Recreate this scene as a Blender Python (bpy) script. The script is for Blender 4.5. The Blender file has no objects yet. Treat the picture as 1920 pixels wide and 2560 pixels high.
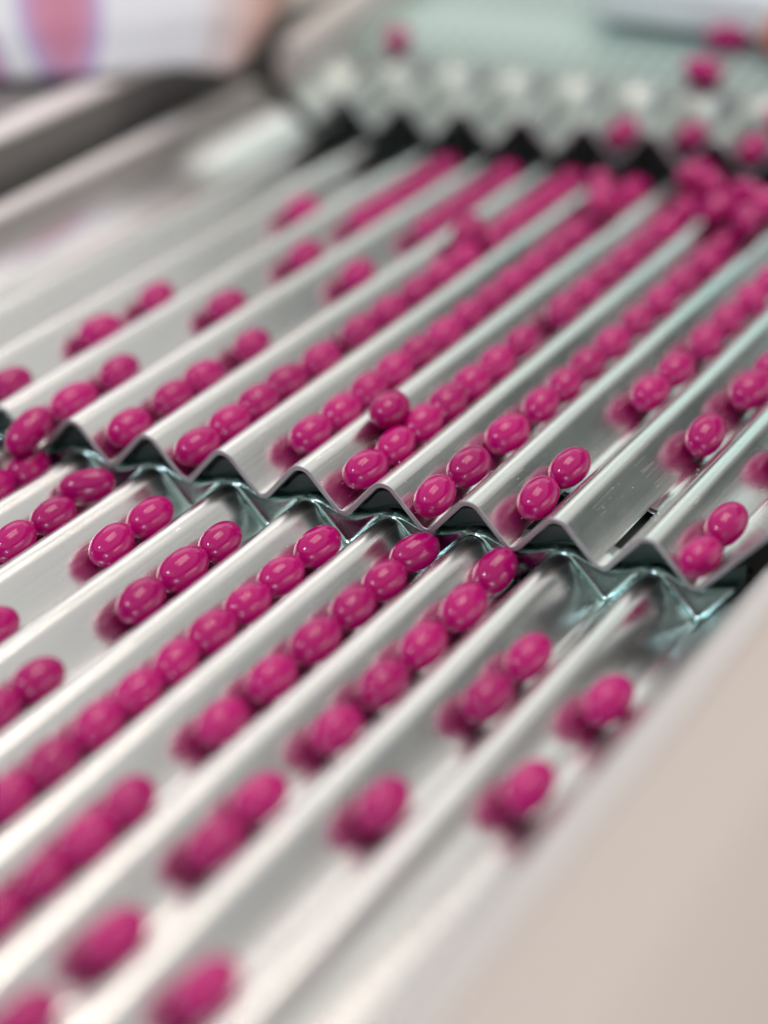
import bpy, math, random
from mathutils import Vector, Matrix

# ------------------------------------------------------------------ basics
P = 0.018                      # one corrugation pitch in metres; every length below is in pitches
sc = bpy.context.scene
col = sc.collection
rnd = random.Random(7)

# ------------------------------------------------------------------ camera
cam_d = bpy.data.cameras.new('camera')
cam = bpy.data.objects.new('camera', cam_d)
col.objects.link(cam)
sc.camera = cam
CAM = Vector((14.775, -18.748, 10.3825))
RIGHT = Vector((0.87582, 0.48112, -0.03827))
DOWN = Vector((0.18414, -0.40639, -0.89495))
FWD = Vector((-0.44613, 0.77677, -0.44452))
m = Matrix.Identity(4)
for i in range(3):
    m[i][0] = RIGHT[i]; m[i][1] = -DOWN[i]; m[i][2] = -FWD[i]; m[i][3] = CAM[i] * P
cam.matrix_world = m
cam_d.sensor_fit = 'VERTICAL'
cam_d.sensor_height = 36.0
cam_d.sensor_width = 27.0
cam_d.lens = 80.57
cam_d.clip_start = 0.01
cam_d.clip_end = 100.0
cam_d.dof.use_dof = True
cam_d.dof.focus_distance = 24.1 * P
cam_d.dof.aperture_fstop = 4.6

# ------------------------------------------------------------------ world and lamps
world = bpy.data.worlds.new('World')
sc.world = world
world.use_nodes = True
bg = world.node_tree.nodes['Background']
bg.inputs['Color'].default_value = (0.70, 1.0, 0.93, 1)
bg.inputs['Strength'].default_value = 0.06


def lamp(name, loc, aim, sx, sy, radiance, colour, spin=0.0):
    """rectangular lamp of even radiance; loc and aim in metres"""
    d = bpy.data.lights.new(name, 'AREA')
    d.shape = 'RECTANGLE'
    d.size = sx
    d.size_y = sy
    d.energy = radiance * math.pi * sx * sy
    d.color = colour
    o = bpy.data.objects.new(name, d)
    q = (Vector(aim) - Vector(loc)).to_track_quat('-Z', 'Y')
    o.rotation_mode = 'QUATERNION'
    o.rotation_quaternion = q @ Matrix.Rotation(spin, 3, 'Z').to_quaternion()
    o.location = loc
    col.objects.link(o)
    return o


# the bright workshop ceiling, ending some way behind the machine
lamp('ceiling_light', (0.4, 0.5, 2.2), (0.4, 0.5, 0), 8.6, 6.6, 0.46, (1.0, 0.955, 0.93))
# soft light added far back on the left: the bright band along every ridge
lamp('back_left_light', (-2.05, 2.95, 2.1), (0, 0, 0), 2.1, 1.5, 0.68, (1.0, 0.94, 0.91))
# green light added straight behind to tint the reflections in the metal
lamp('green_fill_light', (-0.35, 3.4, 1.55), (0, 0, 0), 1.6, 0.8, 0.72, (0.58, 1.0, 0.92))
# fluorescent fittings under the ceiling
for k in range(3):
    p = (0.40 * k - 0.05, 0.90, 1.9)
    lamp('strip_light', p, (p[0], p[1], 0), 0.12, 1.3, 10.0, (1.0, 0.86, 0.77))
# a cold lamp above and behind the photographer
lamp('work_lamp', (-0.20, -0.80, 1.35), (0.05, 0, 0), 0.25, 0.25, 32.0, (0.80, 0.82, 1.0))
# soft fill added behind the photographer, brightens faces towards the camera
lamp('front_fill_light', (0.5, -1.7, 2.1), (0, 0, 0), 2.2, 1.1, 0.4, (1.0, 0.95, 0.92))

sc.view_settings.view_transform = 'Standard'
sc.view_settings.look = 'None'
sc.view_settings.exposure = 0.42
sc.view_settings.gamma = 1.0
sc.view_settings.use_curve_mapping = False
sc.cycles.use_denoising = True
sc.cycles.max_bounces = 8
sc.cycles.glossy_bounces = 6
sc.cycles.sample_clamp_indirect = 6.0
sc.cycles.caustics_reflective = True


# ------------------------------------------------------------------ materials
def nodes_of(name):
    mt = bpy.data.materials.new(name)
    mt.use_nodes = True
    nt = mt.node_tree
    return mt, nt, nt.nodes['Principled BSDF']


def coords(nt, scale):
    tc = nt.nodes.new('ShaderNodeTexCoord')
    mp = nt.nodes.new('ShaderNodeMapping')
    mp.inputs['Scale'].default_value = tuple(s / P for s in scale)
    nt.links.new(tc.outputs['Object'], mp.inputs['Vector'])
    return mp.outputs['Vector']


def noise(nt, vec, scale=1.0, detail=4.0, rough=0.6):
    n = nt.nodes.new('ShaderNodeTexNoise')
    n.inputs['Scale'].default_value = scale
    n.inputs['Detail'].default_value = detail
    n.inputs['Roughness'].default_value = rough
    nt.links.new(vec, n.inputs['Vector'])
    return n.outputs['Fac']


def ramp(nt, fac, a, b, ca, cb):
    r = nt.nodes.new('ShaderNodeValToRGB')
    r.color_ramp.elements[0].position = a
    r.color_ramp.elements[1].position = b
    r.color_ramp.elements[0].color = (*ca, 1) if isinstance(ca, tuple) else (ca, ca, ca, 1)
    r.color_ramp.elements[1].color = (*cb, 1) if isinstance(cb, tuple) else (cb, cb, cb, 1)
    nt.links.new(fac, r.inputs['Fac'])
    return r.outputs['Color']


def mathn(nt, op, a, b):
    n = nt.nodes.new('ShaderNodeMath')
    n.operation = op
    for i, v in enumerate((a, b)):
        if isinstance(v, (int, float)):
            n.inputs[i].default_value = v
        else:
            nt.links.new(v, n.inputs[i])
    return n.outputs[0]


def bump(nt, bsdf, height, strength, dist):
    b = nt.nodes.new('ShaderNodeBump')
    b.inputs['Strength'].default_value = strength
    b.inputs['Distance'].default_value = dist
    nt.links.new(height, b.inputs['Height'])
    nt.links.new(b.outputs['Normal'], bsdf.inputs['Normal'])


def scratches(nt, angle, sx, sy, seed, w):
    """thin lines where a stretched noise crosses one value"""
    tc = nt.nodes.new('ShaderNodeTexCoord')
    mp = nt.nodes.new('ShaderNodeMapping')
    mp.inputs['Rotation'].default_value = (0, 0, math.radians(angle))
    mp.inputs['Location'].default_value = (seed, seed * 0.7, seed * 1.3)
    mp.inputs['Scale'].default_value = (sx / P, sy / P, sx * 0.4 / P)
    nt.links.new(tc.outputs['Object'], mp.inputs['Vector'])
    n = noise(nt, mp.outputs['Vector'], 1.0, 2.0, 0.4)
    d = mathn(nt, 'ABSOLUTE', mathn(nt, 'SUBTRACT', n, 0.5), 0.0)
    line = mathn(nt, 'LESS_THAN', d, w)
    gate = noise(nt, coords(nt, (1.7, 1.7, 1.7)), 1.0, 2.0, 0.5)
    return mathn(nt, 'MULTIPLY', line, mathn(nt, 'GREATER_THAN', gate, 0.60))


def aluminium(name, base=(0.80, 0.80, 0.79), r0=0.15, r1=0.25, b=0.2, worn=True):
    mt, nt, s = nodes_of(name)
    s.inputs['Metallic'].default_value = 1.0
    streak = noise(nt, coords(nt, (26, 0.35, 26)), 1.0, 3.0, 0.6)      # drawn along the grooves
    blot = noise(nt, coords(nt, (1.1, 0.5, 1.1)), 1.0, 5.0, 0.6)       # handling marks
    pit = noise(nt, coords(nt, (26, 26, 26)), 1.0, 2.0, 0.5)
    rg = mathn(nt, 'ADD', ramp(nt, blot, 0.3, 0.7, r0, r1), mathn(nt, 'MULTIPLY', streak, 0.06))
    h = mathn(nt, 'ADD', streak, mathn(nt, 'MULTIPLY', blot, 0.8))
    c = ramp(nt, pit, 0.22, 0.32, tuple(k * 0.8 for k in base), base)
    if worn:
        sc1 = mathn(nt, 'ADD', scratches(nt, 9, 6.0, 0.13, 3.1, 0.0035), scratches(nt, -14, 5.0, 0.12, 7.7, 0.003))
        h = mathn(nt, 'SUBTRACT', h, mathn(nt, 'MULTIPLY', sc1, 0.22))
        rg = mathn(nt, 'ADD', rg, mathn(nt, 'MULTIPLY', sc1, 0.06))
        # a breath of pink powder rubbed off the capsules
        dust = noise(nt, coords(nt, (2.2, 0.8, 2.2)), 1.0, 6.0, 0.7)
        mx = nt.nodes.new('ShaderNodeMix')
        mx.data_type = 'RGBA'
        nt.links.new(ramp(nt, dust, 0.52, 0.80, 0.0, 0.4), mx.inputs['Factor'])
        nt.links.new(c, mx.inputs['A'])
        mx.inputs['B'].default_value = (0.80, 0.66, 0.70, 1)
        c = mx.outputs['Result']
    nt.links.new(rg, s.inputs['Roughness'])
    nt.links.new(c, s.inputs['Base Color'])
    bump(nt, s, h, b, 0.006 * P)
    return mt


def paint(name, base, rough, spec=0.5, speck=0.06, bumpy=0.1, scale=2.0):
    mt, nt, s = nodes_of(name)
    n = noise(nt, coords(nt, (scale, scale, scale)), 1.0, 6.0, 0.65)
    lo = tuple(max(0, c * (1 - speck)) for c in base)
    hi = tuple(min(1, c * (1 + speck)) for c in base)
    nt.links.new(ramp(nt, n, 0.3, 0.7, lo, hi), s.inputs['Base Color'])
    s.inputs['Roughness'].default_value = rough
    s.inputs['Specular IOR Level'].default_value = spec
    bump(nt, s, n, bumpy, 0.01 * P)
    return mt


M_TRAY = aluminium('tray_aluminium')
M_FEED = aluminium('feed_lip_aluminium', (0.34, 0.385, 0.375), 0.36, 0.48, 0.3, False)
M_CUT = aluminium('cut_edge_aluminium', (0.52, 0.54, 0.54), 0.46, 0.6, 0.9, False)
M_DAM = aluminium('formed_aluminium', (0.40, 0.54, 0.51), 0.05, 0.12, 0.5, False)  # teal reflections on the end wall put into the base colour
M_BED = paint('dark_machine_paint', (0.085, 0.098, 0.093), 0.5)
M_RAIL = paint('charcoal_paint', (0.22, 0.21, 0.205), 0.55)
M_TRIM = paint('pale_trim', (0.84, 0.79, 0.76), 0.35)
M_SHOULDER_LIGHT = paint('shoulder_highlight_grey', (0.60, 0.575, 0.55), 0.45, 0.4, 0.03, 0.05, 6.0)  # highlight on the guard's rounded shoulder, put into a paler grey
M_PANEL = paint('beige_enamel', (0.525, 0.462, 0.412), 0.42, 0.4, 0.02, 0.05, 9.0)
M_GAP_FILL = paint('green_grey_gap_fill', (0.14, 0.22, 0.205), 0.35)  # colour of the strip added to lighten the gap
M_DECK = paint('grey_green_deck', (0.13, 0.16, 0.155), 0.5)
M_WHITE = paint('white_plastic', (0.84, 0.92, 0.90), 0.3)
M_SALMON = paint('salmon_plastic', (0.62, 0.22, 0.17), 0.5)


def capsule_material():
    mt, nt, s = nodes_of('magenta_gelatine')
    oi = nt.nodes.new('ShaderNodeObjectInfo')
    c = ramp(nt, oi.outputs['Random'], 0.0, 1.0, (0.36, 0.002, 0.118), (0.49, 0.004, 0.160))
    nt.links.new(c, s.inputs['Base Color'])
    s.inputs['Roughness'].default_value = 0.05
    s.inputs['IOR'].default_value = 1.42
    s.inputs['Subsurface Weight'].default_value = 0.12
    s.inputs['Subsurface Radius'].default_value = (0.0012, 0.0003, 0.0006)
    s.inputs['Subsurface Scale'].default_value = 1.0
    n = noise(nt, coords(nt, (9, 1.2, 9)), 1.0, 2.0, 0.5)
    # the lengthwise seam of the shell, and slightly uneven gloss
    tc = nt.nodes.new('ShaderNodeTexCoord')
    sp = nt.nodes.new('ShaderNodeSeparateXYZ')
    nt.links.new(tc.outputs['Object'], sp.inputs[0])
    seam = mathn(nt, 'LESS_THAN', mathn(nt, 'ABSOLUTE', sp.outputs['X'], 0.0), 0.008 * P)
    bump(nt, s, mathn(nt, 'ADD', n, mathn(nt, 'MULTIPLY', seam, 1.2)), 0.035, 0.012 * P)
    gl = noise(nt, coords(nt, (5, 5, 5)), 1.0, 4.0, 0.6)
    nt.links.new(ramp(nt, gl, 0.45, 0.8, 0.045, 0.22), s.inputs['Roughness'])
    return mt


M_CAPS = capsule_material()


def plate_material():
    """perforated sheet, too far away and too blurred to tell the holes apart"""
    mt, nt, s = nodes_of('perforated_sheet')
    v = nt.nodes.new('ShaderNodeTexVoronoi')
    v.inputs['Randomness'].default_value = 0.0
    v.inputs['Scale'].default_value = 1.0
    nt.links.new(coords(nt, (3.4, 3.4, 3.4)), v.inputs['Vector'])
    c = ramp(nt, v.outputs['Distance'], 0.26, 0.32, (0.06, 0.09, 0.085), (0.42, 0.54, 0.505))
    nt.links.new(c, s.inputs['Base Color'])
    s.inputs['Metallic'].default_value = 0.45
    s.inputs['Roughness'].default_value = 0.42
    return mt


M_PLATE = plate_material()


def sack_material():
    mt, nt, s = nodes_of('printed_sack')
    tc = nt.nodes.new('ShaderNodeTexCoord')
    sep = nt.nodes.new('ShaderNodeSeparateXYZ')
    nt.links.new(tc.outputs['Object'], sep.inputs[0])
    w = noise(nt, coords(nt, (1.3, 1.3, 1.3)), 1.0, 2.0, 0.5)
    x = mathn(nt, 'DIVIDE', sep.outputs['X'], P)
    z = mathn(nt, 'DIVIDE', sep.outputs['Z'], P)

    def leaf(cx, cz, rx, rz, lean):
        u = mathn(nt, 'DIVIDE', mathn(nt, 'SUBTRACT', mathn(nt, 'ADD', x, mathn(nt, 'MULTIPLY', z, lean)), cx), rx)
        v = mathn(nt, 'DIVIDE', mathn(nt, 'SUBTRACT', z, cz), rz)
        d = mathn(nt, 'ADD', mathn(nt, 'MULTIPLY', u, u), mathn(nt, 'MULTIPLY', v, v))
        return mathn(nt, 'ADD', d, mathn(nt, 'MULTIPLY', mathn(nt, 'SUBTRACT', w, 0.5), 0.5))
    d = mathn(nt, 'MINIMUM', leaf(-0.20, 1.15, 0.62, 1.25, 0.12), leaf(-1.50, 0.2, 0.42, 1.1, 0.3))
    r = nt.nodes.new('ShaderNodeValToRGB')
    e = r.color_ramp.elements
    stops = [(0.0, (0.70, 0.26, 0.36)), (0.22, (0.72, 0.30, 0.44)), (0.45, (0.66, 0.42, 0.66)), (0.62, (0.52, 0.46, 0.76)), (0.76, (0.94, 0.94, 0.94))]
    e[0].position, e[0].color = stops[0][0], (*stops[0][1], 1)
    e[1].position, e[1].color = stops[-1][0], (*stops[-1][1], 1)
    for p, c in stops[1:-1]:
        k = e.new(p)
        k.color = (*c, 1)
    nt.links.new(mathn(nt, 'MULTIPLY', d, 0.62), r.inputs['Fac'])
    # warm paper edge on the right
    mx = nt.nodes.new('ShaderNodeMix')
    mx.data_type = 'RGBA'
    nt.links.new(ramp(nt, mathn(nt, 'DIVIDE', mathn(nt, 'ADD', x, mathn(nt, 'MULTIPLY', w, 0.5)), 4.0), 0.50, 0.70, 0.0, 1.0), mx.inputs['Factor'])
    nt.links.new(r.outputs['Color'], mx.inputs['A'])
    mx.inputs['B'].default_value = (0.78, 0.52, 0.44, 1)
    nt.links.new(mx.outputs['Result'], s.inputs['Base Color'])
    s.inputs['Roughness'].default_value = 0.45
    return mt


M_SACK = sack_material()


# ------------------------------------------------------------------ builders
def mesh_obj(name, verts, faces, mats, parent=None, smooth=True, fm=None, flat=None):
    me = bpy.data.meshes.new(name)
    me.from_pydata([(x * P, y * P, z * P) for x, y, z in verts], [], faces)
    for k in (mats if isinstance(mats, (list, tuple)) else [mats]):
        me.materials.append(k)
    if fm:
        me.polygons.foreach_set('material_index', fm)
    me.polygons.foreach_set('use_smooth', [bool(smooth)] * len(me.polygons))
    me.update()
    o = bpy.data.objects.new(name, me)
    col.objects.link(o)
    if parent:
        o.parent = parent
    return o


def thing(name, label, cat, loc=(0, 0, 0), group=None):
    o = bpy.data.objects.new(name, None)
    o.empty_display_size = 0.005
    o.location = tuple(c * P for c in loc)
    o['label'] = label
    o['category'] = cat
    if group:
        o['group'] = group
    col.objects.link(o)
    return o


def tag(o, label, cat, group=None):
    o['label'] = label
    o['category'] = cat
    if group:
        o['group'] = group
    return o


def prism(name, outline, y0, y1, mat, parent=None, loc=(0, 0, 0)):
    """an x-z outline (counter-clockwise seen from the front) swept along y, caps separate so edges stay crisp"""
    n = len(outline)
    v = [(x, y0, z) for x, z in outline] + [(x, y1, z) for x, z in outline]
    f = [(i, (i + 1) % n, n + (i + 1) % n, n + i) for i in range(n)]
    v += v[:n] + v[n:2 * n]
    f.append(tuple(range(2 * n, 3 * n))[::-1])
    f.append(tuple(range(3 * n, 4 * n)))
    o = mesh_obj(name, v, f, mat, parent, True)
    o.location = tuple(c * P for c in loc)
    return o


def rounded(pts, radii, seg=8):
    """polygon with its corners rounded"""
    out = []
    n = len(pts)
    for i in range(n):
        p = Vector(pts[i]); a = Vector(pts[i - 1]); b = Vector(pts[(i + 1) % n]); r = radii[i]
        u = (a - p).normalized(); w = (b - p).normalized()
        if r <= 0:
            out.append(tuple(p)); continue
        half = u.angle(w) / 2
        t = r / math.tan(half)
        c = p + (u + w).normalized() * (r / math.sin(half))
        s0 = p + u * t - c; s1 = p + w * t - c
        ang = math.atan2(s0.x * s1.y - s0.y * s1.x, s0.dot(s1))
        for k in range(seg + 1):
            g = ang * k / seg
            out.append((c.x + s0.x * math.cos(g) - s0.y * math.sin(g), c.y + s0.x * math.sin(g) + s0.y * math.cos(g)))
    return out


# corrugation profile -------------------------------------------------
RR, RV = 0.19, 0.075                 # ridge and valley rounding
DEPTH = 0.44
ZR = RR * 0.43                       # virtual sharp ridge above the real one
ZV = -DEPTH - RV * 0.43              # virtual sharp valley


def corrugation(first, last, left_wall=None, right_wall=None):
    """top line of the sheet from ridge `first` to ridge `last`, walls carry on past the outer valleys"""
    pts, rad = [], []
    if left_wall:
        pts.append(left_wall); rad.append(0)
        pts.append((first - 0.5, ZV)); rad.append(RV)
    for k in range(first, last + 1):
        pts.append((k, ZR)); rad.append(RR)
        if k < last:
            pts.append((k + 0.5, ZV)); rad.append(RV)
    if right_wall:
        pts.append((last + 0.5, ZV)); rad.append(RV)
        pts.append(right_wall); rad.append(0)
    out = []
    n = len(pts)
    for i in range(n):
        p = Vector(pts[i])
        if rad[i] == 0 or i in (0, n - 1):
            out.append((p.x, p.y)); continue
        u = (Vector(pts[i - 1]) - p).normalized(); w = (Vector(pts[i + 1]) - p).normalized()
        half = u.angle(w) / 2
        r = rad[i]
        t = r / math.tan(half)
        c = p + (u + w).normalized() * (r / math.sin(half))
        s0 = p + u * t - c; s1 = p + w * t - c
        ang = math.atan2(s0.x * s1.y - s0.y * s1.x, s0.dot(s1))
        seg = 12 if r == RR else 7
        if i > 1:
            q = Vector(out[-1]); e = p + u * t
            for k in range(1, 4):
                out.append(tuple(q.lerp(e, k / 4)))
        for k in range(seg + 1):
            g = ang * k / seg
            out.append((c.x + s0.x * math.cos(g) - s0.y * math.sin(g), c.y + s0.x * math.sin(g) + s0.y * math.cos(g)))
    return out


def offset_line(line, d):
    out = []
    n = len(line)
    for i in range(n):
        a = Vector(line[max(0, i - 1)]); b = Vector(line[min(n - 1, i + 1)])
        t = (b - a).normalized()
        out.append((line[i][0] + t.y * d, line[i][1] - t.x * d))
    return out


THICK = 0.058


def sheet(name, line, ys, parent, shape=None, slots=(), thick=THICK, mat=None):
    """a bent sheet: `line` swept along ys; slots = (x0, x1, y0, y1) are cut right through"""
    shape = shape or (lambda x, y, z: (x, y, z))
    low = offset_line(line, thick)
    n = len(line)
    v, f, fm = [], [], []
    ys = sorted(ys)
    ch = 0.007

    def row(l, y):
        b = len(v)
        for x, z in l:
            v.append(shape(x, y, z))
        return b
    tops = [row(line, y if k else y + ch) for k, y in enumerate(ys)]
    lows = [row(low, y if k else y + ch) for k, y in enumerate(ys)]

    def cut(j, k):
        xm = (line[j][0] + line[j + 1][0]) / 2; ym = (ys[k] + ys[k + 1]) / 2
        return any(a < xm < b and c < ym < d for a, b, c, d in slots)
    nk = len(ys) - 1
    for k in range(nk):
        for j in range(n - 1):
            if cut(j, k):
                continue
            f.append((tops[k] + j, tops[k] + j + 1, tops[k + 1] + j + 1, tops[k + 1] + j)); fm.append(0)
            f.append((lows[k] + j, lows[k + 1] + j, lows[k + 1] + j + 1, lows[k] + j + 1)); fm.append(0)
            for dj, (p, q) in ((-1, (j, j)), (1, (j + 1, j + 1))):
                if 0 <= j + dj < n - 1 and cut(j + dj, k):
                    f.append((tops[k] + p, tops[k + 1] + p, lows[k + 1] + p, lows[k] + p)); fm.append(1)
            for dk in (-1, 1):
                if 0 <= k + dk < nk and cut(j, k + dk):
                    r = k + (dk > 0)
                    f.append((tops[r] + j, tops[r] + j + 1, lows[r] + j + 1, lows[r] + j)); fm.append(1)
    # cut front edge with a small chamfer, plain back edge
    inn = offset_line(line, ch); inl = offset_line(line, thick - ch)
    a, b = row(inn, ys[0]), row(inl, ys[0])
    a2, b2 = row(inn, ys[0]), row(inl, ys[0])
    ta, la = row(line, ys[0] + ch), row(low, ys[0] + ch)
    tb, lb = row(line, ys[-1]), row(low, ys[-1])
    for j in range(n - 1):
        f.append((a + j, a + j + 1, ta + j + 1, ta + j)); fm.append(1)
        f.append((la + j, la + j + 1, b + j + 1, b + j)); fm.append(1)
        f.append((b2 + j, b2 + j + 1, a2 + j + 1, a2 + j)); fm.append(1)
        f.append((tb + j, tb + j + 1, lb + j + 1, lb + j)); fm.append(1)
    for k in range(nk):
        for j in (0, n - 1):
            f.append((tops[k] + j, tops[k + 1] + j, lows[k + 1] + j, lows[k] + j)); fm.append(1)
    return mesh_obj(name, v, f, [mat or M_TRAY, M_CUT], parent, True, fm)


def dam(name, line, y, wave, parent, lip=0.05, fillet=0.085):
    """formed end wall that closes the grooves: wavy upper edge, soft fillet into the sheet"""
    v, f = [], []
    cols = 0
    for x, z in line:
        top = max(wave(x), z + 0.022)
        h = top - z
        fr = min(fillet, h * 0.7)
        colv = []
        for k in range(6):
            a = math.pi / 2 * k / 5
            colv.append((y - fr + fr * math.sin(a), z + 0.002 + fr * (1 - math.cos(a))))
        for k in (0.4, 0.75):
            colv.append((y + 0.004 * k, z + fr + (h - fr - 0.012) * k))
        colv += [(y + 0.004, top - 0.012), (y + 0.012, top), (y + lip - 0.012, top), (y + lip, top - 0.012), (y + lip, z - 0.02)]
        cols = len(colv)
        v += [(x, a, b) for a, b in colv]
    n = len(line)
    for j in range(n - 1):
        for k in range(cols - 1):
            f.append((j * cols + k, (j + 1) * cols + k, (j + 1) * cols + k + 1, j * cols + k + 1))
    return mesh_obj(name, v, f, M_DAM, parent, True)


def steps(a, b, d):
    n = max(1, round((b - a) / d))
    return [a + (b - a) * k / n for k in range(n + 1)]


# ------------------------------------------------------------------ setting
deck = mesh_obj('machine_deck', [(-60, -60, -3.2), (60, -60, -3.2), (60, 90, -3.2), (-60, 90, -3.2)], [(0, 1, 2, 3)], M_DECK)
deck['kind'] = 'structure'

# ------------------------------------------------------------------ trays
LDX, LZ, LS = 0.02, -0.43, -0.013       # lower tray: shift, drop, slope
TDX, TZ, TY = -0.43, 0.62, 10.5          # upper feed tray


def wobble(x, y, z):
    return (x + 0.006 * math.sin(0.9 * y + 1.7 * round(x)), y,
            z + 0.005 * math.sin(0.55 * y + 2.3 * round(x)) + 0.003 * math.sin(1.9 * y + 0.7 * x))


# middle tray
mid = thing('corrugated_tray', 'wide corrugated aluminium tray with scalloped front edge crossing the middle of the picture', 'tray')
line = corrugation(-3, 7, (-4.55, 0.25), (8.34, 0.42))
SLOTS = [(6.455, 6.545, 0.42, 1.38), (5.455, 5.545, 0.42, 1.38)]
ys = sorted(set(steps(0, 0.42, 0.21) + steps(0.42, 1.38, 0.48) + steps(1.38, 11.45, 0.5)))
sheet('corrugated_sheet', line, ys, mid, wobble, SLOTS)
prism('side_rim', rounded([(-4.82, 0.20), (-4.52, 0.20), (-4.52, 0.32), (-4.82, 0.32)], [0.05] * 4), 0.004, 11.45, M_TRIM, mid)
prism('side_rim', rounded([(8.31, 0.36), (8.53, 0.36), (8.53, 0.49), (8.31, 0.49)], [0.05] * 4), 0.004, 11.45, M_TRAY, mid)

# lower tray
low = thing('corrugated_tray', 'corrugated aluminium tray in the foreground, below the scalloped step', 'tray', (LDX, 0, LZ))
line = corrugation(-4, 7, (-5.3, 0.38), (8.34, 0.42))


def low_shape(x, y, z):
    x, y, z = wobble(x, y, z)
    return (x, y, z + LS * min(y, 0))


sheet('corrugated_sheet', line, steps(-16, 0.14, 0.5), low, low_shape)
prism('side_flange', rounded([(8.28, 0.40), (9.35, 0.62), (9.35, 0.70), (8.28, 0.48)], [0.03] * 4), -16, 0.0, M_TRAY, low)
dline = corrugation(-4, 7, (-4.86, -0.04), (7.86, -0.04))
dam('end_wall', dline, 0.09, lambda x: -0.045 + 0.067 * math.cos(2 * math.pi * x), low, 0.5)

# added strip that lightens the dark gap under the ridges of the step
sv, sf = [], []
gap_fill_line = offset_line(corrugation(-4, 7, (-4.86, -0.04), (7.86, -0.04)), THICK)
for x, z in gap_fill_line:
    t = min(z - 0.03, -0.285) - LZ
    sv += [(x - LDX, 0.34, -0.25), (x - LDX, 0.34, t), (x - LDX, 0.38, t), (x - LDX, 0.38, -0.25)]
for j in range(len(gap_fill_line) - 1):
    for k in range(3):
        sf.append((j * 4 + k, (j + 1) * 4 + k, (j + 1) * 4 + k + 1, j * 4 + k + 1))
mesh_obj('gap_fill_strip', sv, sf, M_GAP_FILL, low, False)

# feed tray with the perforated plate behind it
top = thing('feed_tray', 'pale green perforated feed tray with scalloped lip at the top of the picture', 'tray', (TDX, TY, TZ))
SL = 0.14


def top_shape(x, y, z):
    # grooves run out into the plate
    k = max(0.0, min(1.0, (y - 0.9) / 0.75))
    k = k * k * (3 - 2 * k)
    return (x, y, z * (1 - k) - 0.004 * k + SL * y)


line = corrugation(-3, 12)
sheet('corrugated_lip', line, steps(0, 1.7, 0.085), top, top_shape, mat=M_FEED)
plate_v, plate_f = [], []
for i, y in enumerate((1.66, 9.5)):
    for x in (-3.0, 12.5):
        plate_v.append((x, y, SL * y + 0.006))
for i, y in enumerate((1.66, 9.5)):
    for x in (-3.0, 12.5):
        plate_v.append((x, y, SL * y - 0.05))
mesh_obj('perforated_plate', plate_v, [(0, 1, 3, 2), (4, 6, 7, 5), (0, 4, 5, 1), (2, 3, 7, 6), (0, 2, 6, 4), (1, 5, 7, 3)], M_PLATE, top, False)
wall_v = []
for y in (0.35, 9.5):
    for x, z in rounded([(-3.36, -0.10), (-3.02, -0.10), (-3.02, 0.58), (-3.36, 0.58)], [0.02, 0.02, 0.12, 0.12]):
        wall_v.append((x, y, z + SL * y))
nw = len(wall_v) // 2
mesh_obj('side_wall', wall_v + wall_v, [(i, (i + 1) % nw, nw + (i + 1) % nw, nw + i) for i in range(nw)] + [tuple(range(2 * nw, 3 * nw))[::-1], tuple(range(3 * nw, 4 * nw))], M_TRIM, top)

# dark bodies that carry the trays, added to keep the gaps dark
bed = prism('tray_bed', [(-4.6, -3.2), (8.6, -3.2), (8.6, -0.60), (-4.6, -0.60)], 0.65, 11.4, M_BED)
tag(bed, 'dark machine body added to darken the gaps under the middle tray ridges', 'machine body')
bed2 = prism('tray_bed', [(-3.4, -3.2), (12.0, -3.2), (12.0, 0.12), (-3.4, 0.12)], 11.5, 20.0, M_BED)
tag(bed2, 'dark machine body added to darken the gap under the scalloped feed lip', 'machine body')
bed3 = prism('tray_bed', [(-5.4, -3.2), (8.6, -3.2), (8.6, -1.05), (-5.4, -1.05)], -16, 0.55, M_BED)
tag(bed3, 'black machine body under the foreground tray', 'machine body')

# left side rail
rail = thing('side_rail', 'dark grey side rail with pale top trim along the left of the trays', 'rail', (-5.2, 0, 0))
prism('rail_body', rounded([(-14, -3.2), (0, -3.2), (0, 0.95), (-14, 0.95)], [0, 0, 0.06, 0]), -16, 30, M_RAIL, rail)
prism('top_trim', rounded([(-0.50, 0.955), (0.03, 0.955), (0.03, 1.06), (-0.50, 1.06)], [0.02, 0.02, 0.045, 0.045]), -16, 30, M_TRIM, rail)

# right guard panel close to the camera
guard = thing('guard_panel', 'beige enamelled guard panel with rounded top, blurred in the lower right corner', 'panel', (9.15, 0, 0))
prism('panel_body', rounded([(0.0, -3.2), (12.5, -3.2), (0.95, 1.12), (0.0, 0.98)], [0, 0, 0.8, 0.22], 14), -17, 5, M_PANEL, guard)
prism('shoulder_highlight', rounded([(-0.34, 0.30), (0.012, 0.30), (0.06, 1.00), (-0.34, 0.84)], [0.08, 0.02, 0.05, 0.28], 10), -17, 5, M_SHOULDER_LIGHT, guard)  # added strip, stands for the lit band along the panel's shoulder

guard.rotation_euler.z = math.radians(-0.6)

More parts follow.
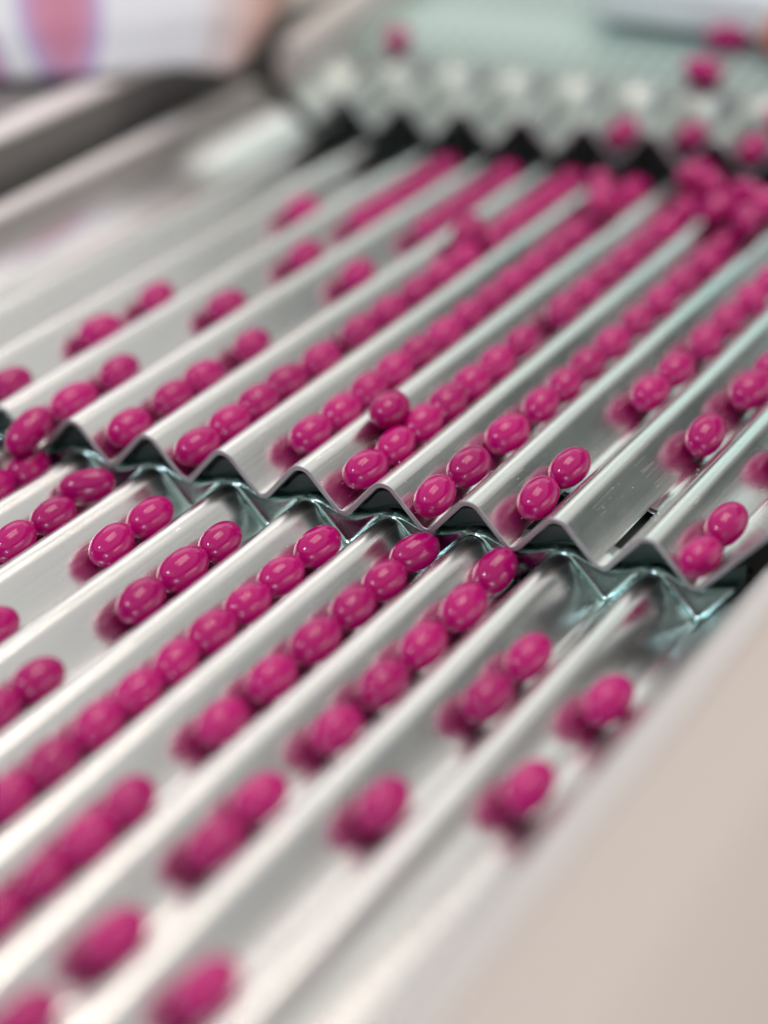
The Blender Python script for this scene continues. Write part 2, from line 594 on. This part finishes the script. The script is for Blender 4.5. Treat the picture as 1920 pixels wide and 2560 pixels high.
# things at the back of the feed tray
bar_out = rounded([(-0.55, -0.5), (0.55, -0.5), (0.55, 0.42), (-0.55, 0.42)], [0.1, 0.1, 0.54, 0.54], 12)
bv = []
for k, (x, s) in enumerate([(-0.55, 0.2), (-0.42, 0.62), (-0.2, 0.85), (0.1, 0.97), (0.5, 1.0), (12, 1.0)]):
    bv += [(x, y * s, z * s) for y, z in bar_out]
nb = len(bar_out)
bf = [(k * nb + i, k * nb + (i + 1) % nb, (k + 1) * nb + (i + 1) % nb, (k + 1) * nb + i) for k in range(5) for i in range(nb)]
bf += [tuple(range(nb))[::-1], tuple(range(5 * nb, 6 * nb))]
bar = mesh_obj('hopper_lip', bv, bf, M_WHITE)
bar.location = (0.55 * P, 14.2 * P, 1.74 * P)
bar.rotation_euler.z = math.radians(-4)
tag(bar, 'rounded white hopper lip across the top right corner', 'hopper lip')

knob_pts = []
kv, kf = [], []
for i in range(9):
    a = math.pi * i / 8
    for j in range(16):
        b = 2 * math.pi * j / 16
        q = lambda t: math.copysign(abs(t) ** 0.7, t)
        kv.append((0.36 * q(math.sin(a)) * q(math.cos(b)), 0.30 * q(math.sin(a)) * q(math.sin(b)), 0.30 * q(math.cos(a))))
kf = [(i * 16 + j, i * 16 + (j + 1) % 16, (i + 1) * 16 + (j + 1) % 16, (i + 1) * 16 + j) for i in range(8) for j in range(16)]
knob = mesh_obj('knob', kv, kf, M_SALMON)
knob.location = (3.55 * P, 13.35 * P, 1.36 * P)
tag(knob, 'blurred salmon knob at the right edge under the hopper lip', 'knob')


# white printed sack on the side rail
def sack():
    nu, nv = 64, 22
    v, f = [], []
    for j in range(nv + 1):
        t = j / nv
        for i in range(nu):
            a = 2 * math.pi * i / nu
            c, s = math.cos(a), math.sin(a)
            e = 0.5
            x = math.copysign(abs(c) ** e, c); y = math.copysign(abs(s) ** e, s)
            prof = min(1.0, 0.86 + 0.9 * t) if t < 0.155 else 1.0 + 0.06 * math.sin(math.pi * t)
            fold = 1 + 0.035 * math.sin(9 * a + 2 * t) * (0.4 + t) + 0.02 * math.sin(17 * a + 5 * t)
            z = 3.6 * t + 0.10 * math.sin(5 * a + 1.2) * (1 - t) * (1 if j else 0.6) + 0.12
            v.append(((2.75 + 0.13 * z) * x * prof * fold, 1.1 * y * prof * fold + 0.55 * z, z + 0.02 * x))
    for j in range(nv):
        for i in range(nu):
            f.append((j * nu + i, j * nu + (i + 1) % nu, (j + 1) * nu + (i + 1) % nu, (j + 1) * nu + i))
    f.append(tuple(range(nu))[::-1])
    f.append(tuple(range(nv * nu, (nv + 1) * nu)))
    o = mesh_obj('plastic_sack', v, f, M_SACK)
    o.location = (-5.98 * P, 9.1 * P, 1.07 * P)
    o.rotation_euler.z = math.radians(24)
    return tag(o, 'blurred white plastic sack with pink and violet print at upper left', 'sack')


sack()

# ------------------------------------------------------------------ capsules
CD, CL = 0.40, 0.70            # diameter and length


def capsule_mesh():
    v, f = [], []
    nr, ns = 24, 32
    for i in range(1, nr):
        t = -math.cos(math.pi * i / nr)
        r = (1 - abs(t) ** 2.25) ** (1 / 2.05)
        for j in range(ns):
            a = 2 * math.pi * j / ns
            v.append((CD / 2 * r * math.cos(a), CL / 2 * t, CD / 2 * r * math.sin(a)))
    for i in range(nr - 2):
        for j in range(ns):
            f.append((i * ns + j, (i + 1) * ns + j, (i + 1) * ns + (j + 1) % ns, i * ns + (j + 1) % ns))
    v += [(0, -CL / 2, 0), (0, CL / 2, 0)]
    a, b = len(v) - 2, len(v) - 1
    for j in range(ns):
        f.append((a, j, (j + 1) % ns))
        f.append((b, (nr - 2) * ns + (j + 1) % ns, (nr - 2) * ns + j))
    me = bpy.data.meshes.new('softgel_capsule')
    me.from_pydata([(x * P, y * P, z * P) for x, y, z in v], [], f)
    me.materials.append(M_CAPS)
    me.polygons.foreach_set('use_smooth', [True] * len(me.polygons))
    me.update()
    return me


CAPS = capsule_mesh()
SEAT = ZV + (CD / 2) / math.cos(math.atan2(ZR - ZV, 0.5))       # centre height of a capsule lying in a groove
ORD = ['first', 'second', 'third', 'fourth', 'fifth', 'sixth', 'seventh', 'eighth', 'ninth', 'tenth', 'eleventh',
       'twelfth', 'thirteenth', 'fourteenth', 'fifteenth', 'sixteenth', 'seventeenth']


def capsule(x, y, z, label, group, yaw=0.0, tip=0.0, size=1.0, stretch=1.0):
    o = bpy.data.objects.new('softgel_capsule', CAPS)
    o.location = (x * P, y * P, z * P)
    o.rotation_mode = 'ZXY'
    o.rotation_euler = (math.radians(tip), rnd.uniform(0, 6.28), math.radians(yaw))
    o.rotation_mode = 'XYZ'
    mt = Matrix.Rotation(math.radians(yaw), 3, 'Z') @ Matrix.Rotation(math.radians(tip), 3, 'X') @ Matrix.Rotation(rnd.uniform(0, 6.28), 3, 'Y')
    o.rotation_euler = mt.to_euler('XYZ')
    o.scale = (size, size * stretch, size)
    col.objects.link(o)
    return tag(o, label, 'capsule', group)


def room(ylist, i):
    """how long a capsule can be between its neighbours in the row"""
    gap = min([abs(ylist[k] - ylist[i]) for k in (i - 1, i + 1) if 0 <= k < len(ylist)] + [9])
    return min(1.0, (gap + 0.035) / CL) * rnd.uniform(0.97, 1.02)


MID = {
    -2: [0.83, 2.67, 3.91, 7.64],
    -1: [-0.16, 0.73, 1.65, 4.02, 6.01, 7.60, 8.21, 8.83, 9.45, 10.07],
    0: [0.38, 1.30, 1.96, 3.04, 5.68, 7.62, 8.23, 8.84, 9.46, 10.08],
    1: [0.27, 0.93, 1.56, 2.20, 2.98, 3.96, 4.70, 5.46, 6.13, 6.80, 7.62, 8.28, 8.90, 9.52, 10.14],
    2: [1.08, 1.74, 2.40, 3.02, 3.64, 4.30, 4.96, 5.60, 6.24, 6.88, 7.52, 8.14, 8.80, 9.42, 10.16],
    3: [0.52, 1.18, 1.81, 2.44, 3.07, 3.70, 4.41, 5.61, 6.25, 6.88, 7.51, 8.14, 8.84, 9.75, 10.43],
    4: [0.23, 1.03, 1.96, 2.81, 3.45, 4.09, 4.84, 5.60, 6.35, 7.03, 7.86, 8.55, 9.20],
    5: [0.64, 1.44, 3.64, 4.36, 5.33, 6.08, 6.87, 7.56],
    6: [2.82, 4.16, 4.84],
    7: [0.11, 0.87, 2.75],
}
for g, ylist in MID.items():
    for i, y in enumerate(ylist):
        free = (i == 0 or y - ylist[i - 1] > 0.8) and (i == len(ylist) - 1 or ylist[i + 1] - y > 0.8)
        yaw = rnd.uniform(-9, 9) if free else rnd.uniform(-5, 5)
        label = 'magenta softgel, %s from front in the %s groove from right of the middle tray' % (ORD[i], ORD[7 - g])
        tip, z, st = rnd.uniform(-3, 3), SEAT + rnd.uniform(0, 0.012), room(ylist, i)
        if g == -1 and i == 0:
            label, tip, z, st = 'magenta softgel tipping over the scalloped front edge at far left', 16, SEAT + 0.0, 1.12
        if g == -1 and i == 1:
            st = 1.12
        capsule(g + 0.5 + rnd.uniform(-0.012, 0.012), y, z, label, 'capsules in the middle tray', yaw, tip, rnd.uniform(0.935, 1.025), st)

LOW = {
    -1: [-0.27, -0.87],
    0: [-0.44, -1.16, -1.85],
    1: [-0.73, -1.46, -3.54],
    2: [-0.92, -1.62, -2.39, -4.14, -4.78],
    3: [-0.57, -1.32, -1.98, -2.63, -3.28, -3.92, -4.56, -5.29, -5.92, -6.55],
    4: [-0.27, -0.97, -1.60, -2.35, -3.14, -4.03, -5.52, -6.14, -6.76, -7.38],
    5: [-0.22, -1.12, -1.99, -2.80, -3.68, -4.96, -5.71, -7.16, -8.31],
    6: [-1.74, -2.60, -4.58, -7.39],
    7: [-2.15, -3.80],
}
for g, ylist in LOW.items():
    for i, y in enumerate(ylist):
        label = 'magenta softgel, %s below the step in the %s groove from right of the foreground tray' % (ORD[i], ORD[7 - g])
        yaw, tip, x, z = rnd.uniform(-5, 5), rnd.uniform(-3, 3), g + 0.5 + LDX, LZ + SEAT + LS * y + rnd.uniform(0, 0.012)
        st = room(ylist, i)
        if g == 5 and i == 0:
            label, tip, z, yaw, st = 'magenta softgel dropping off the scalloped edge into the foreground tray', 12, z - 0.04, -6, 0.93
            x -= 0.10
        if g == 0 and i == 0:
            label, yaw, x = 'magenta softgel lying askew at the head of a foreground groove, far left', -38, x - 0.05
            z += 0.03
        if g == 4 and i == 0:
            label, yaw = 'speckled magenta softgel right under the step at the centre of the picture', -14
        capsule(x + rnd.uniform(-0.012, 0.012), y, z, label, 'capsules in the foreground tray', yaw, tip, rnd.uniform(0.935, 1.025), st)

# capsules riding above the others
for x, y, z, yaw, tip, label in [
    (3.24, 1.56, 0.06, 8, -6, 'magenta softgel riding on a ridge above the row of others, left of centre'),
    (1.36, 7.20, 0.05, 4, 6, 'magenta softgel perched across the ridge in the blurred upper middle'),
    (2.36, 9.30, 0.16, 30, 4, 'magenta softgel on top of the left heap near the feed lip'),
    (2.62, 8.75, 0.15, 10, 0, 'magenta softgel at the foot of the left heap near the feed lip'),
    (3.40, 10.25, 0.16, -20, 0, 'magenta softgel on the heap just under the feed lip'),
    (3.76, 9.92, 0.16, 35, 0, 'magenta softgel lying crosswise on the heap under the feed lip'),
    (4.22, 9.05, 0.15, -15, 5, 'magenta softgel at the front of the right heap'),
    (4.72, 8.75, 0.16, 20, 0, 'magenta softgel at the lower right of the right heap'),
    (4.40, 9.60, 0.20, 60, 0, 'magenta softgel on top of the right heap'),
    (4.78, 9.42, 0.17, 0, 0, 'magenta softgel at the right frame edge on the heap'),
]:
    capsule(x, y, z, label, 'capsules heaped over the middle tray', yaw, tip)

# capsules still on the feed tray
for x, y, z, yaw, label in [
    (2.07, 10.78, TZ - 0.15, 0, 'left magenta softgel in the scalloped feed lip'),
    (3.06, 10.95, TZ - 0.13, 0, 'middle magenta softgel in the scalloped feed lip'),
    (4.06, 10.75, TZ - 0.15, 4, 'right magenta softgel in the scalloped feed lip'),
    (4.20, 11.32, TZ + 0.12, 30, 'magenta softgel behind the right one in the feed lip'),
    (-2.40, 12.20, TZ + SL * 1.7 + 0.20, 20, 'lone magenta softgel beside the wall of the feed tray'),
    (2.70, 12.20, TZ + SL * 1.7 + 0.20, 70, 'magenta softgel on the perforated plate, lower of two at right'),
    (2.60, 13.45, TZ + SL * 2.95 + 0.20, 110, 'magenta softgel on the perforated plate, upper of two at right'),
]:
    capsule(x, y, z, label, 'capsules on the feed tray', yaw)

# crumbs of dust near the step
dv, df = [], []
for k in range(420):
    low_side = rnd.random() < 0.35
    g = rnd.uniform(-1.5, 7.4)
    y = -abs(rnd.gauss(0, 1.1)) - 0.15 if low_side else abs(rnd.gauss(0, 1.3)) + 0.03
    fx = abs((g % 1.0) - 0.5) * 2            # 0 in a valley, 1 on a ridge
    if fx > 0.86 or fx < 0.12:
        zz = -0.012 if fx > 0.86 else -DEPTH + 0.02
        zz = -0.5 * (1 - fx) ** 2 * 2 if fx > 0.86 else -DEPTH + 0.5 * fx * fx
    else:
        zz = ZR - (ZR - ZV) * (1 - fx)
    x = g + (LDX if low_side else 0)
    zz += LZ + LS * y if low_side else 0
    r = rnd.uniform(0.003, 0.009)
    b = len(dv)
    for a in range(3):
        t = a * 2.1 + k
        dv.append((x + r * math.cos(t), y + r * 1.4 * math.sin(t), zz))
    dv.append((x, y, zz + r))
    df += [(b, b + 1, b + 3), (b + 1, b + 2, b + 3), (b + 2, b, b + 3)]
crumbs = mesh_obj('dust', dv, df, M_TRIM, None, False)
crumbs['kind'] = 'stuff'
tag(crumbs, 'fine pale dust specks scattered on the metal around the step', 'dust')
